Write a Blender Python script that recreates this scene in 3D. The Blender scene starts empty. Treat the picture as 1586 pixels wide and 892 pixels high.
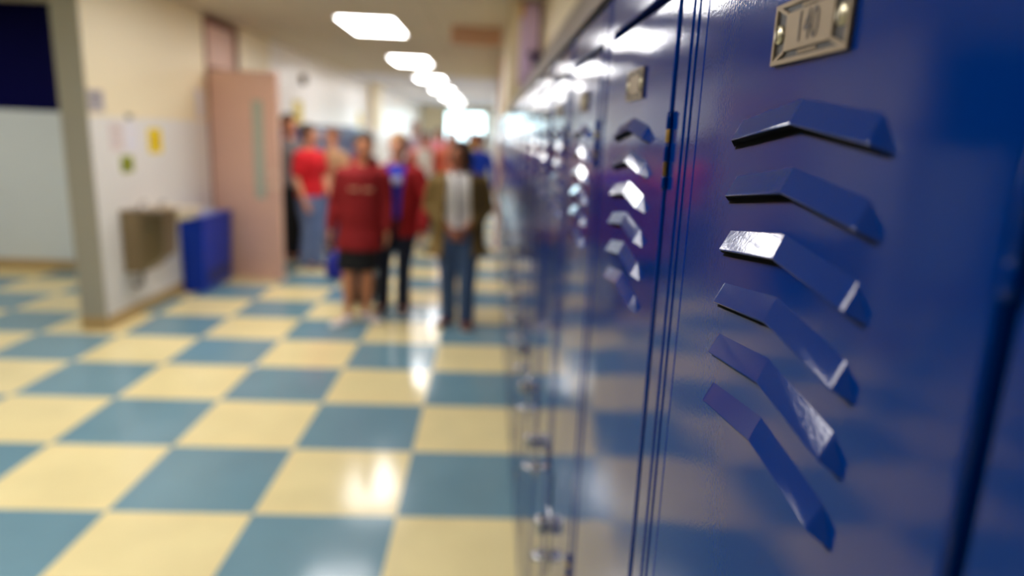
import bpy, bmesh, math, random
from mathutils import Vector, Matrix
random.seed(7)
SC = bpy.context.scene
COL = SC.collection
PI = math.pi
# ------------------------------------------------------------------ camera
F_PX, PITCH, YAW, ROLL = 1043.66, .2232, .0410, .0418
CAMZ = 1.6217
f = Vector((math.sin(YAW)*math.cos(PITCH), math.cos(YAW)*math.cos(PITCH), -math.sin(PITCH)))
r0 = Vector((math.cos(YAW), -math.sin(YAW), 0)); u0 = r0.cross(f)
r = math.cos(ROLL)*r0 + math.sin(ROLL)*u0
u = -math.sin(ROLL)*r0 + math.cos(ROLL)*u0
cd = bpy.data.cameras.new('camera'); cam = bpy.data.objects.new('camera', cd); COL.objects.link(cam)
cam.matrix_world = Matrix(((r.x, u.x, -f.x, 0), (r.y, u.y, -f.y, 0), (r.z, u.z, -f.z, CAMZ), (0, 0, 0, 1)))
cd.sensor_fit = 'HORIZONTAL'; cd.sensor_width = 36; cd.lens = F_PX*36/1586
cd.clip_start = .01; cd.clip_end = 200
cd.dof.use_dof = True; cd.dof.focus_distance = .415; cd.dof.aperture_fstop = 2.8
SC.camera = cam
# ------------------------------------------------------------------ exposure and world
SC.view_settings.view_transform = 'Standard'; SC.view_settings.look = 'None'
SC.view_settings.gamma = 1; SC.view_settings.use_curve_mapping = False
SC.view_settings.exposure = 0.53
LAMP = 13.0
W = bpy.data.worlds.new('world'); SC.world = W; W.use_nodes = True
bg = W.node_tree.nodes['Background']; bg.inputs[0].default_value = (.75, .9, 1, 1); bg.inputs[1].default_value = 5.0
SC.cycles.max_bounces = 10; SC.cycles.diffuse_bounces = 6; SC.cycles.glossy_bounces = 6
SC.cycles.use_denoising = True
SC.cycles.sample_clamp_indirect = 8
# ------------------------------------------------------------------ materials
def lin(c):
    return tuple((v/12.92 if v <= .04045 else ((v+.055)/1.055)**2.4) for v in (x/255 for x in c))
def nd(nt, t, **k):
    n = nt.nodes.new(t)
    for a, b in k.items(): setattr(n, a, b)
    return n
def mat(name, rgb, rough=.6, metal=0, spec=.5, coat=0, coat_rough=.05, noise=0, nscale=8, bump=0, bscale=300, bdist=.001, alpha_tr=0, ior=1.5):
    m = bpy.data.materials.new(name); m.use_nodes = True; nt = m.node_tree; b = nt.nodes['Principled BSDF']
    c = lin(rgb); b.inputs['Base Color'].default_value = (*c, 1)
    b.inputs['Roughness'].default_value = rough; b.inputs['Metallic'].default_value = metal
    b.inputs['Specular IOR Level'].default_value = spec; b.inputs['IOR'].default_value = ior
    b.inputs['Coat Weight'].default_value = coat; b.inputs['Coat Roughness'].default_value = coat_rough
    tc = nd(nt, 'ShaderNodeTexCoord')
    if noise:
        n = nd(nt, 'ShaderNodeTexNoise'); n.inputs['Scale'].default_value = nscale; n.inputs['Detail'].default_value = 4
        nt.links.new(tc.outputs['Object'], n.inputs['Vector'])
        mp = nd(nt, 'ShaderNodeMapRange'); mp.inputs['To Min'].default_value = 1-noise; mp.inputs['To Max'].default_value = 1+noise
        nt.links.new(n.outputs['Fac'], mp.inputs['Value'])
        mx = nd(nt, 'ShaderNodeMix', data_type='RGBA', blend_type='MULTIPLY'); mx.inputs['Factor'].default_value = 1
        mx.inputs['A'].default_value = (*c, 1); nt.links.new(mp.outputs[0], mx.inputs['B'])
        nt.links.new(mx.outputs['Result'], b.inputs['Base Color'])
    if bump:
        n2 = nd(nt, 'ShaderNodeTexNoise'); n2.inputs['Scale'].default_value = bscale; n2.inputs['Detail'].default_value = 3
        nt.links.new(tc.outputs['Object'], n2.inputs['Vector'])
        bp = nd(nt, 'ShaderNodeBump'); bp.inputs['Strength'].default_value = bump; bp.inputs['Distance'].default_value = bdist
        nt.links.new(n2.outputs['Fac'], bp.inputs['Height']); nt.links.new(bp.outputs[0], b.inputs['Normal'])
    return m
def locker_paint(name, wave):
    m = mat(name, (0, 42, 116), rough=.08, spec=.5, ior=1.38)
    nt = m.node_tree; b = nt.nodes['Principled BSDF']; tc = nd(nt, 'ShaderNodeTexCoord'); oi = nd(nt, 'ShaderNodeObjectInfo')
    ad = nd(nt, 'ShaderNodeVectorMath', operation='ADD'); nt.links.new(tc.outputs['Object'], ad.inputs[0])
    cm = nd(nt, 'ShaderNodeMath', operation='MULTIPLY'); cm.inputs[1].default_value = 9; nt.links.new(oi.outputs['Random'], cm.inputs[0])
    nt.links.new(cm.outputs[0], ad.inputs[1])
    n1 = nd(nt, 'ShaderNodeTexNoise'); n1.inputs['Scale'].default_value = 420; n1.inputs['Detail'].default_value = 2
    nt.links.new(tc.outputs['Object'], n1.inputs['Vector'])
    n2 = nd(nt, 'ShaderNodeTexNoise'); n2.inputs['Scale'].default_value = 5.5; n2.inputs['Detail'].default_value = 0
    nt.links.new(ad.outputs[0], n2.inputs['Vector'])
    b1 = nd(nt, 'ShaderNodeBump'); b1.inputs['Strength'].default_value = .30; b1.inputs['Distance'].default_value = .00016
    b2 = nd(nt, 'ShaderNodeBump'); b2.inputs['Strength'].default_value = 1; b2.inputs['Distance'].default_value = wave
    nt.links.new(n2.outputs['Fac'], b2.inputs['Height']); nt.links.new(b2.outputs[0], b1.inputs['Normal'])
    nt.links.new(n1.outputs['Fac'], b1.inputs['Height']); nt.links.new(b1.outputs[0], b.inputs['Normal'])
    return m
def emis(name, rgb, s):
    m = bpy.data.materials.new(name); m.use_nodes = True; nt = m.node_tree; nt.nodes.clear()
    e = nd(nt, 'ShaderNodeEmission'); e.inputs[0].default_value = (*rgb, 1); e.inputs[1].default_value = s
    o = nd(nt, 'ShaderNodeOutputMaterial'); nt.links.new(e.outputs[0], o.inputs[0]); return m
def floor_mat():
    m = mat('checker floor tile', (200, 180, 120), rough=.14, spec=.5, ior=1.38)
    nt = m.node_tree; b = nt.nodes['Principled BSDF']; g = nd(nt, 'ShaderNodeNewGeometry'); s = nd(nt, 'ShaderNodeSeparateXYZ')
    nt.links.new(g.outputs['Position'], s.inputs[0])
    T = .6096
    def fl(sock, off):
        a = nd(nt, 'ShaderNodeMath', operation='SUBTRACT'); nt.links.new(sock, a.inputs[0]); a.inputs[1].default_value = off
        d = nd(nt, 'ShaderNodeMath', operation='DIVIDE'); nt.links.new(a.outputs[0], d.inputs[0]); d.inputs[1].default_value = T
        k = nd(nt, 'ShaderNodeMath', operation='FLOOR'); nt.links.new(d.outputs[0], k.inputs[0]); return k, d
    kx, dx = fl(s.outputs[0], -.350); ky, dy = fl(s.outputs[1], 2.624)
    a = nd(nt, 'ShaderNodeMath', operation='ADD'); nt.links.new(kx.outputs[0], a.inputs[0]); nt.links.new(ky.outputs[0], a.inputs[1])
    w = nd(nt, 'ShaderNodeMath', operation='FLOORED_MODULO'); nt.links.new(a.outputs[0], w.inputs[0]); w.inputs[1].default_value = 2
    mx = nd(nt, 'ShaderNodeMix', data_type='RGBA')
    nt.links.new(w.outputs[0], mx.inputs['Factor'])
    mx.inputs['A'].default_value = (*lin((118, 154, 168)), 1); mx.inputs['B'].default_value = (*lin((244, 227, 170)), 1)
    n = nd(nt, 'ShaderNodeTexNoise'); n.inputs['Scale'].default_value = 3; n.inputs['Detail'].default_value = 6
    nt.links.new(g.outputs['Position'], n.inputs['Vector'])
    mp = nd(nt, 'ShaderNodeMapRange'); mp.inputs['To Min'].default_value = .84; mp.inputs['To Max'].default_value = 1.12
    nt.links.new(n.outputs['Fac'], mp.inputs['Value'])
    m2 = nd(nt, 'ShaderNodeMix', data_type='RGBA', blend_type='MULTIPLY'); m2.inputs['Factor'].default_value = 1
    nt.links.new(mx.outputs['Result'], m2.inputs['A']); nt.links.new(mp.outputs[0], m2.inputs['B'])
    nt.links.new(m2.outputs['Result'], b.inputs['Base Color'])
    n2 = nd(nt, 'ShaderNodeTexNoise'); n2.inputs['Scale'].default_value = 7; n2.inputs['Detail'].default_value = 2
    nt.links.new(g.outputs['Position'], n2.inputs['Vector'])
    bp = nd(nt, 'ShaderNodeBump'); bp.inputs['Strength'].default_value = .5; bp.inputs['Distance'].default_value = .0012
    nt.links.new(n2.outputs['Fac'], bp.inputs['Height']); nt.links.new(bp.outputs[0], b.inputs['Normal'])
    return m
def wall_mat(name, top, low, split=1.63):
    """painted block wall: two colours meeting at a height, shallow mortar joints"""
    m = mat(name, top, rough=.42); nt = m.node_tree; b = nt.nodes['Principled BSDF']
    g = nd(nt, 'ShaderNodeNewGeometry'); s = nd(nt, 'ShaderNodeSeparateXYZ'); nt.links.new(g.outputs['Position'], s.inputs[0])
    c = nd(nt, 'ShaderNodeMath', operation='GREATER_THAN'); c.inputs[1].default_value = split; nt.links.new(s.outputs[2], c.inputs[0])
    mx = nd(nt, 'ShaderNodeMix', data_type='RGBA'); nt.links.new(c.outputs[0], mx.inputs['Factor'])
    mx.inputs['A'].default_value = (*lin(low), 1); mx.inputs['B'].default_value = (*lin(top), 1)
    nt.links.new(mx.outputs['Result'], b.inputs['Base Color'])
    ad = nd(nt, 'ShaderNodeMath', operation='ADD'); nt.links.new(s.outputs[0], ad.inputs[0]); nt.links.new(s.outputs[1], ad.inputs[1])
    cb = nd(nt, 'ShaderNodeCombineXYZ'); nt.links.new(ad.outputs[0], cb.inputs[0]); nt.links.new(s.outputs[2], cb.inputs[1])
    br = nd(nt, 'ShaderNodeTexBrick'); br.inputs['Scale'].default_value = 1; br.inputs['Brick Width'].default_value = .406
    br.inputs['Row Height'].default_value = .203; br.inputs['Mortar Size'].default_value = .006; br.inputs['Mortar Smooth'].default_value = .5
    nt.links.new(cb.outputs[0], br.inputs['Vector'])
    bp = nd(nt, 'ShaderNodeBump'); bp.inputs['Strength'].default_value = .5; bp.inputs['Distance'].default_value = .003; bp.invert = True
    nt.links.new(br.outputs['Fac'], bp.inputs['Height']); nt.links.new(bp.outputs[0], b.inputs['Normal'])
    return m
def ceil_mat(name, rgb):
    m = mat(name, rgb, rough=.9); nt = m.node_tree; b = nt.nodes['Principled BSDF']
    g = nd(nt, 'ShaderNodeNewGeometry')
    br = nd(nt, 'ShaderNodeTexBrick'); br.offset = 0; br.inputs['Scale'].default_value = 1; br.inputs['Brick Width'].default_value = .6096
    br.inputs['Row Height'].default_value = 1.219; br.inputs['Mortar Size'].default_value = .012
    br.inputs['Color1'].default_value = (*lin(rgb), 1); br.inputs['Color2'].default_value = (*lin([x*.985 for x in rgb]), 1)
    br.inputs['Mortar'].default_value = (*lin([x*.93 for x in rgb]), 1)
    nt.links.new(g.outputs['Position'], br.inputs['Vector']); nt.links.new(br.outputs['Color'], b.inputs['Base Color'])
    return m
M = {}
M['floor'] = floor_mat()
M['wall'] = wall_mat('beige over white block wall', (242, 226, 190), (230, 226, 220))
M['wall_white'] = wall_mat('white block wall', (248, 243, 240), (244, 240, 242))
M['wall_navy'] = wall_mat('navy over white block wall', (0, 0, 62), (222, 228, 226), 1.665)
M['navy'] = wall_mat('navy block wall', (4, 8, 60), (4, 8, 60))
M['wall_end'] = wall_mat('grey block column', (176, 170, 150), (174, 168, 150))
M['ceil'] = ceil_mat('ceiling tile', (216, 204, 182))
M['ceil_far'] = ceil_mat('daylight-tinted ceiling tile', (226, 226, 238))  # far ceiling whitened and blued to carry the end window's daylight
for k_ in ('wall_navy', 'navy'): M[k_].node_tree.nodes['Principled BSDF'].inputs['Specular IOR Level'].default_value = .12; M[k_].node_tree.nodes['Principled BSDF'].inputs['Roughness'].default_value = .75
for k_ in ('wall_white',): M[k_].node_tree.nodes['Principled BSDF'].inputs['Roughness'].default_value = .28
M['base'] = mat('tan vinyl base', (186, 158, 108), rough=.5)
M['paint'] = locker_paint('glossy blue locker paint', .0022)
M['paint_flat'] = locker_paint('glossy blue frame paint', .0003)
M['dark'] = mat('dark gap shade', (4, 5, 12), rough=.9, spec=.1)  # near-black colour stands in for shade inside gaps, louvres and slots
M['slope'] = mat('taupe sloping top', (132, 122, 120), rough=.35)
M['chrome'] = mat('chrome', (190, 190, 195), rough=.12, metal=1)
M['steel'] = mat('brushed stainless steel', (150, 132, 104), rough=.34, metal=1, bump=.1, bscale=90)
M['steel_lt'] = mat('polished basin', (235, 222, 200), rough=.3, metal=.6)
M['brass'] = mat('worn brass', (176, 138, 70), rough=.35, metal=1, noise=.2, nscale=200)
M['plate'] = mat('aged tan nickel plate', (140, 122, 98), rough=.5, metal=.35, noise=.12, nscale=120)
M['plate_dark'] = mat('black enamel', (26, 20, 16), rough=.45)
M['digit'] = mat('worn engraved digits', (58, 46, 38), rough=.5)
M['screw'] = mat('pale screw head', (215, 205, 175), rough=.3, metal=.8)
M['pink'] = mat('salmon painted wood', (220, 178, 158), rough=.45, noise=.05, nscale=5)
M['pink_dark'] = mat('brown door frame', (128, 74, 48), rough=.5)
M['grey'] = mat('grey metal', (120, 116, 108), rough=.5)
M['glass'] = None
M['bin'] = mat('blue moulded plastic', (0, 52, 170), rough=.4, spec=.3)
M['binlid'] = mat('pale translucent lid', (170, 180, 215), rough=.3)
M['black'] = mat('black', (10, 10, 12), rough=.6)
M['white'] = mat('white paper', (226, 222, 228), rough=.8)
M['pinkpaper'] = mat('pale pink paper', (222, 205, 200), rough=.8)
M['yellow'] = mat('yellow paper', (236, 205, 10), rough=.7)
M['orange_mark'] = mat('amber print', (214, 172, 0), rough=.7)
M['green'] = mat('lime green paper', (150, 158, 10), rough=.7)
M['signgrey'] = mat('pale grey sign', (178, 170, 172), rough=.6)
M['ink'] = mat('grey ink', (110, 104, 112), rough=.8)
M['purple'] = mat('lilac banner cloth', (240, 214, 248), rough=.8)
M['purple_dk'] = mat('deep purple ribbon', (48, 8, 92), rough=.6)
M['amber'] = mat('amber ribbon', (226, 168, 60), rough=.7)
M['lens'] = emis('lit acrylic lens', (1, .98, .97), LAMP)
M['lightframe'] = mat('white light frame', (225, 222, 214), rough=.6)
def glass():
    m = bpy.data.materials.new('thin glass'); m.use_nodes = True; nt = m.node_tree; nt.nodes.clear()
    t = nd(nt, 'ShaderNodeBsdfTransparent'); t.inputs[0].default_value = (.9, .96, .95, 1)
    g = nd(nt, 'ShaderNodeBsdfGlossy'); g.inputs['Roughness'].default_value = .03
    x = nd(nt, 'ShaderNodeMixShader'); fr = nd(nt, 'ShaderNodeFresnel'); fr.inputs[0].default_value = 1.45
    nt.links.new(fr.outputs[0], x.inputs[0]); nt.links.new(t.outputs[0], x.inputs[1]); nt.links.new(g.outputs[0], x.inputs[2])
    o = nd(nt, 'ShaderNodeOutputMaterial'); nt.links.new(x.outputs[0], o.inputs[0]); return m
M['glass'] = glass()
M['wireglass'] = mat('pale wired glass', (176, 188, 172), rough=.12)
# ------------------------------------------------------------------ mesh helpers
def box(bm, x0, x1, y0, y1, z0, z1, mi=0, bev=0, seg=2):
    vs = [bm.verts.new(p) for p in ((x0,y0,z0),(x1,y0,z0),(x1,y1,z0),(x0,y1,z0),(x0,y0,z1),(x1,y0,z1),(x1,y1,z1),(x0,y1,z1))]
    fs = [bm.faces.new([vs[i] for i in q]) for q in ((3,2,1,0),(4,5,6,7),(0,1,5,4),(1,2,6,5),(2,3,7,6),(3,0,4,7))]
    for q in fs: q.material_index = mi
    if bev:
        es = list({e for q in fs for e in q.edges})
        rr = bmesh.ops.bevel(bm, geom=es, offset=bev, segments=seg, affect='EDGES', profile=.5)
        for q in rr['faces']: q.material_index = mi
    return vs
def loft(bm, rings, seg=16, cap=True, mi=0):
    """rings: list of (centre, axis_a, axis_b) elliptical rings"""
    L = []
    for c, a, b in rings:
        L.append([bm.verts.new(Vector(c)+Vector(a)*math.cos(2*PI*k/seg)+Vector(b)*math.sin(2*PI*k/seg)) for k in range(seg)])
    for i in range(len(L)-1):
        for k in range(seg):
            q = bm.faces.new((L[i][k], L[i][(k+1) % seg], L[i+1][(k+1) % seg], L[i+1][k])); q.material_index = mi; q.smooth = True
    if cap:
        for R in (L[0][::-1], L[-1]):
            q = bm.faces.new(R); q.material_index = mi
def tube(bm, pts, rad, seg=12, mi=0, flat=None):
    """round tube along points with rounded ends; rad list or number; flat=(dir, factor)"""
    pts = [Vector(p) for p in pts]; n = len(pts)
    rad = [rad]*n if not hasattr(rad, '__len__') else list(rad)
    tan = [((pts[min(i+1, n-1)]-pts[max(i-1, 0)]).normalized()) for i in range(n)]
    P, R, Tn = [], [], []
    for k in (0, 1, 2):
        a = (0, .6, .9)[k]; s = (.15, .8, .97)[k]
        P.append(pts[0]-tan[0]*rad[0]*(1-a)*.9); R.append(rad[0]*s); Tn.append(tan[0])
    for i in range(n): P.append(pts[i]); R.append(rad[i]); Tn.append(tan[i])
    for k in (2, 1, 0):
        a = (0, .6, .9)[k]; s = (.15, .8, .97)[k]
        P.append(pts[-1]+tan[-1]*rad[-1]*(1-a)*.9); R.append(rad[-1]*s); Tn.append(tan[-1])
    ref = Vector((0, 0, 1)) if abs(tan[0].z) < .8 else Vector((0, 1, 0))
    rings = []
    for p, q, t in zip(P, R, Tn):
        a = t.cross(ref).normalized(); b = t.cross(a).normalized()
        fa = fb = 1
        if flat:
            d = Vector(flat[0])
            fa = 1-(1-flat[1])*abs(a.dot(d)); fb = 1-(1-flat[1])*abs(b.dot(d))
        rings.append((p, a*q*fa, b*q*fb))
    loft(bm, rings, seg, True, mi)
def ell(bm, c, rx, ry, rz, rot=None, seg=18, mi=0):
    c = Vector(c); R = []
    for k in range(1, 12):
        t = PI*k/12; z = -math.cos(t)*rz; s = math.sin(t)
        a, b, o = Vector((rx*s, 0, 0)), Vector((0, ry*s, 0)), Vector((0, 0, z))
        if rot is not None: a, b, o = rot @ a, rot @ b, rot @ o
        R.append((c+o, a, b))
    loft(bm, R, seg, True, mi)
def obj(name, bm, mats, parent=None, loc=None, smooth=False, bevel=0, mod=None):
    me = bpy.data.meshes.new(name)
    bmesh.ops.recalc_face_normals(bm, faces=bm.faces[:])
    bm.to_mesh(me); bm.free()
    for m in (mats if isinstance(mats, (list, tuple)) else [mats]): me.materials.append(m)
    if smooth:
        for p in me.polygons: p.use_smooth = True
    o = bpy.data.objects.new(name, me); COL.objects.link(o)
    if parent: o.parent = parent
    if loc: o.location = loc
    if bevel:
        b = o.modifiers.new('bevel', 'BEVEL'); b.width = bevel; b.segments = 3; b.limit_method = 'ANGLE'; b.angle_limit = math.radians(20)
    return o
def empty(name, label, cat, loc=(0, 0, 0), rz=0, group=None):
    o = bpy.data.objects.new(name, None); COL.objects.link(o); o.location = loc; o.rotation_euler = (0, 0, rz); o.empty_display_size = .1
    tag(o, label, cat, group); return o
def tag(o, label, cat, group=None):
    o['label'] = label; o['category'] = cat
    if group: o['group'] = group
    return o
def struct(name, bm, m, parent=None):
    o = obj(name, bm, m, parent)
    if parent is None: o['kind'] = 'structure'
    return o
def B(*a, **k):
    bm = bmesh.new(); box(bm, *a, **k); return bm
def copy_tree(o, parent=None):
    c = o.copy(); COL.objects.link(c)
    if parent: c.parent = parent; c.matrix_parent_inverse = o.matrix_parent_inverse.copy()
    for ch in list(o.children): copy_tree(ch, c)
    return c
# ------------------------------------------------------------------ room shell
H = 2.71; XL = -2.93; XLB = -3.13; XR = .146; XRB = .42; YEND = 30; YB = -5.0
LE = 5.90; LE2 = 9.68                                                    # the near locker bank ends here
struct('floor', B(-9, 1.2, YB, YEND+1.5, -.1, 0), M['floor'])
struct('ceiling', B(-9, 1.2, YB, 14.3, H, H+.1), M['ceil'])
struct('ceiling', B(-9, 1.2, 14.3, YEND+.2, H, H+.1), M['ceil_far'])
def walls(name, parts, m):
    bm = bmesh.new()
    for p in parts: box(bm, *p)
    return struct(name, bm, m)
DY0, DY1, DH = 7.36, 8.20, 2.14
walls('wall_left', [(XLB, XL, 5.17, DY0, 0, H), (XLB, XL, DY1, 9.42, 0, H)], [M['wall']])
walls('wall_left_end', [(XLB+.001, XL-.001, 5.163, 5.171, 0, H)], [M['wall_end']])
walls('wall_alcove', [(-5.5, XLB, 7.30, 7.34, 0, H)], [M['wall_navy']])
walls('wall_alcove_navy', [(-9, -5.5, 7.30, 7.34, 0, H)], [M['navy']])  # unseen stretch, made navy to darken the near door's reflection
walls('wall_left_far', [(XLB-.25, XL, 9.42, YEND, 1.655, H), (XLB-.25, XL, 16.66, YEND, 0, 1.655), (XLB-.25, XL-.36, 9.42, 16.66, 0, 1.655)], [M['wall_white']])
walls('wall_pilaster', [(XL, XL+.12, 16.9, 18.2, 0, H)], [M['wall']])
walls('wall_alcove_left', [(-9.1, -9, YB, 7.34, 0, H)], [M['navy']])  # out of view, navy for the same dark reflection
walls('wall_classroom', [(-7, XLB, 9.42, 9.5, 0, H), (-7.1, -7, 7.34, 9.5, 0, H)], [M['wall']])
walls('wall_back', [(-9, 1.2, YB-.1, YB, 0, H)], [M['navy']])
walls('wall_right', [(XRB, XRB+.1, YB, LE, 0, H), (XR, XR+.3, LE, LE2, 1.80, H), (XRB, XRB+.1, LE, LE2, 0, 1.80), (XR, XR+.3, LE2, 9.75, 0, H), (XR, XR+.3, 10.70, 14.3, 0, H), (XR, XR+.3, 9.75, 10.70, 2.66, H)], [M['wall']])
walls('wall_right_far', [(XR, XR+.3, 14.3, YEND, 0, H)], [M['wall_white']])
WX0, WX1, WZ = -1.98, -.16, 2.50
walls('wall_end', [(WX0, WX1, YEND, YEND+.15, 0, 1.25), (-3.2, WX0, YEND, YEND+.15, 0, H), (WX1, XR+.3, YEND, YEND+.15, 0, H), (WX0, WX1, YEND, YEND+.15, WZ, H)], [M['wall']])
bm = bmesh.new()
for x in (WX0, (WX0+WX1)/2-.04, WX1-.08): box(bm, x, x+.08, YEND+.02, YEND+.10, 1.25, WZ)
for z in (1.25, 2.10, WZ-.06): box(bm, WX0, WX1, YEND+.02, YEND+.10, z, z+.06)
wn = struct('window_1', bm, M['grey'])
obj('pane', B(WX0, WX1, YEND+.055, YEND+.063, 1.27, WZ-.02), M['glass'], wn)
# base strips
struct('baseboard_left', B(XL, XL+.008, 5.165, DY0-.06, 0, .11), M['base'])
struct('baseboard_left_end', B(XLB, XL+.008, 5.155, 5.163, 0, .11), M['base'])
struct('baseboard_left_far', B(XL, XL+.008, 8.26, 9.42, 0, .11), M['base'])
struct('baseboard_alcove', B(-9, XLB, 7.29, 7.30, 0, .11), M['base'])
struct('baseboard_right', B(XR-.008, XR, 10.71, 14.3, 0, .11), M['base'])
struct('trim_1', B(XR-.012, XR, 5.905, 5.93, 1.80, H), M['base'])
# left classroom doorway: frame, salmon transom panel
bm = bmesh.new()
box(bm, XLB-.01, XL+.012, DY0-.05, DY0, 0, H-.04); box(bm, XLB-.01, XL+.012, DY1, DY1+.05, 0, H-.04)
box(bm, XLB-.01, XL+.012, DY0, DY1, DH, DH+.05); box(bm, XLB-.01, XL+.012, DY0, DY1, H-.09, H-.04)
tr = struct('trim_2', bm, M['pink_dark'])
obj('transom_panel', B(XLB+.06, XL-.02, DY0, DY1, DH+.05, H-.09), M['pink'], tr)
# right doorway, salmon door flush in the wall
bm = bmesh.new()
box(bm, XR-.012, XR+.2, 9.75, 9.80, 0, 2.66); box(bm, XR-.012, XR+.2, 10.65, 10.70, 0, 2.66); box(bm, XR-.012, XR+.2, 9.80, 10.65, 2.61, 2.66); box(bm, XR-.012, XR+.2, 9.80, 10.65, 2.12, 2.17)
box(bm, XR-.045, XR, 9.70, 9.80, 0, 2.66)
d2 = struct('door_2', bm, M['pink'])
obj('door_panel', B(XR+.02, XR+.06, 9.80, 10.65, 0.01, 2.12, bev=.003), M['pink'], d2)
obj('transom_panel', B(XR+.02, XR+.06, 9.80, 10.65, 2.17, 2.61), M['pink'], d2)
# open door leaf
dr = bpy.data.objects.new('door_1', None); COL.objects.link(dr); dr['kind'] = 'structure'
dr.location = (XL+.02, DY0-.01, 0); dr.rotation_euler = (0, 0, -.30)
bm = bmesh.new(); W0, W1, Z0, Z1 = .50, .63, .86, 1.86
for a in ((.0, W0, .012, DH), (W1, .80, .012, DH), (W0, W1, .012, Z0), (W0, W1, Z1, DH)): box(bm, a[0], a[1], -.022, .022, a[2], a[3])
obj('door_leaf', bm, M['pink'], dr)
obj('glass_light', B(W0, W1, -.004, .004, Z0, Z1), M['wireglass'], dr)
bm = bmesh.new()
for s in (-1, 1):
    y = .026*s
    box(bm, W0-.02, W0, min(y, y*.8), max(y, y*.8), Z0-.02, Z1+.02); box(bm, W1, W1+.02, min(y, y*.8), max(y, y*.8), Z0-.02, Z1+.02)
    box(bm, W0, W1, min(y, y*.8), max(y, y*.8), Z0-.02, Z0); box(bm, W0, W1, min(y, y*.8), max(y, y*.8), Z1, Z1+.02)
obj('window_bead', bm, M['pink'], dr)
bm = bmesh.new()
for s in (-1, 1):
    tube(bm, [(.735, .022*s, 1.0), (.735, .050*s, 1.0)], .012); tube(bm, [(.735, .055*s, 1.0), (.66, .055*s, 1.0)], .010)
    ell(bm, (.735, .026*s, 1.0), .03, .006, .03); ell(bm, (.735, .026*s, 1.13), .026, .008, .026)
obj('door_handle', bm, M['steel_lt'], dr, smooth=True)
for z in (.25, 1.07, 1.9):
    bm = bmesh.new(); tube(bm, [(-.006, -.024, z-.05), (-.006, -.024, z+.05)], .008); obj('hinge', bm, M['grey'], dr, smooth=True)
# ------------------------------------------------------------------ ceiling lights
lights = []
LX = -1.30
LY = [-2.85, .75, 5.35, 7.8, 11.4, 15.0, 18.6, 22.2, 25.8]  # the one behind the camera is added to brighten camera-facing surfaces
lab = {7.8: 'nearest visible recessed fluorescent ceiling light, large and bright white', 11.4: 'second recessed ceiling light down the corridor', 15.0: 'third recessed ceiling light down the corridor', 18.6: 'fourth recessed ceiling light, merging into the row', 22.2: 'fifth recessed ceiling light, next to last of the row', 25.8: 'farthest recessed ceiling light, above the end doors', 5.35: 'recessed ceiling light just above the top of the photo', .75: 'recessed ceiling light over the nearest lockers', -2.85: 'added unseen ceiling light behind the camera'}
def ceiling_light(x, y, label, rz=0):
    t = empty('ceiling_light', label, 'ceiling light', (x, y, H), rz, 'recessed ceiling lights down the corridor')
    bm = bmesh.new()
    for a in ((-.305, -.285, -.61, .61), (.285, .305, -.61, .61), (-.285, .285, -.61, -.59), (-.285, .285, .59, .61)): box(bm, a[0], a[1], a[2], a[3], -.012, -.001)
    obj('frame', bm, M['lightframe'], t)
    obj('lens', B(-.285, .285, -.59, .59, -.008, -.002), M['lens'], t)
for y in LY: ceiling_light(LX, y, lab[y])
ceiling_light(-2.3, 2.7, 'added unseen ceiling light over the opening to the side hall, nearer than the column')  # unseen lamp added to fill the dim stretch before the column
ceiling_light(-5.2, 5.2, 'added unseen ceiling light in the alcove behind the column', PI/2)  # unseen lamp added to brighten the alcove wall
# ------------------------------------------------------------------ lockers
PITCH_Y = .381; Y0 = .139; LH = 1.79; LD = .27
DA, DB, DT = .043, .346, 1.737
SLANT = [(.259, 0), (.185, .0088), (.115, 0)]               # louvre chevron: local y, rise
def louver_bm(z):
    """one pressed chevron louvre; z is its top line at the ends"""
    bm = bmesh.new(); p = -.0070
    top = [bm.verts.new((0.0004, y, z+dz)) for y, dz in SLANT]
    lip = [bm.verts.new((p, y, z-.0125+dz*.93)) for y, dz in ((.2565, 0), (.181, .0088), (.1125, 0))]
    t0 = bm.verts.new((.0004, .270, z-.0165)); t1 = bm.verts.new((.0004, .101, z-.0165))
    und = [bm.verts.new((.0004, y, z-.0128+dz*.93)) for y, dz in ((.255, 0), (.181, .0088), (.112, 0))]
    for i in (0, 1): bm.faces.new((top[i], top[i+1], lip[i+1], lip[i]))
    bm.faces.new((top[0], lip[0], t0)); bm.faces.new((top[2], t1, lip[2]))
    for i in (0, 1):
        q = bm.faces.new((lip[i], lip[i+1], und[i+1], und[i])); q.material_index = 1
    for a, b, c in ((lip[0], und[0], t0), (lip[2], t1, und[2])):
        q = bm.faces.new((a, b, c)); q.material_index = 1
    # sheared opening under the lip, its inner shade painted as a near-black face
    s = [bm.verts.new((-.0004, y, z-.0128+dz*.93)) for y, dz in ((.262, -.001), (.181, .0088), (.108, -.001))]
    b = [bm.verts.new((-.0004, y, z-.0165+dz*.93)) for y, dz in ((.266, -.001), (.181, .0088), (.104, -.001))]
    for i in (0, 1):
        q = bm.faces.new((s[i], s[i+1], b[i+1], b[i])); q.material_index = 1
    return bm
TXT = Matrix(((0, 0, -1), (-1, 0, 0), (0, 1, 0)))
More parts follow.
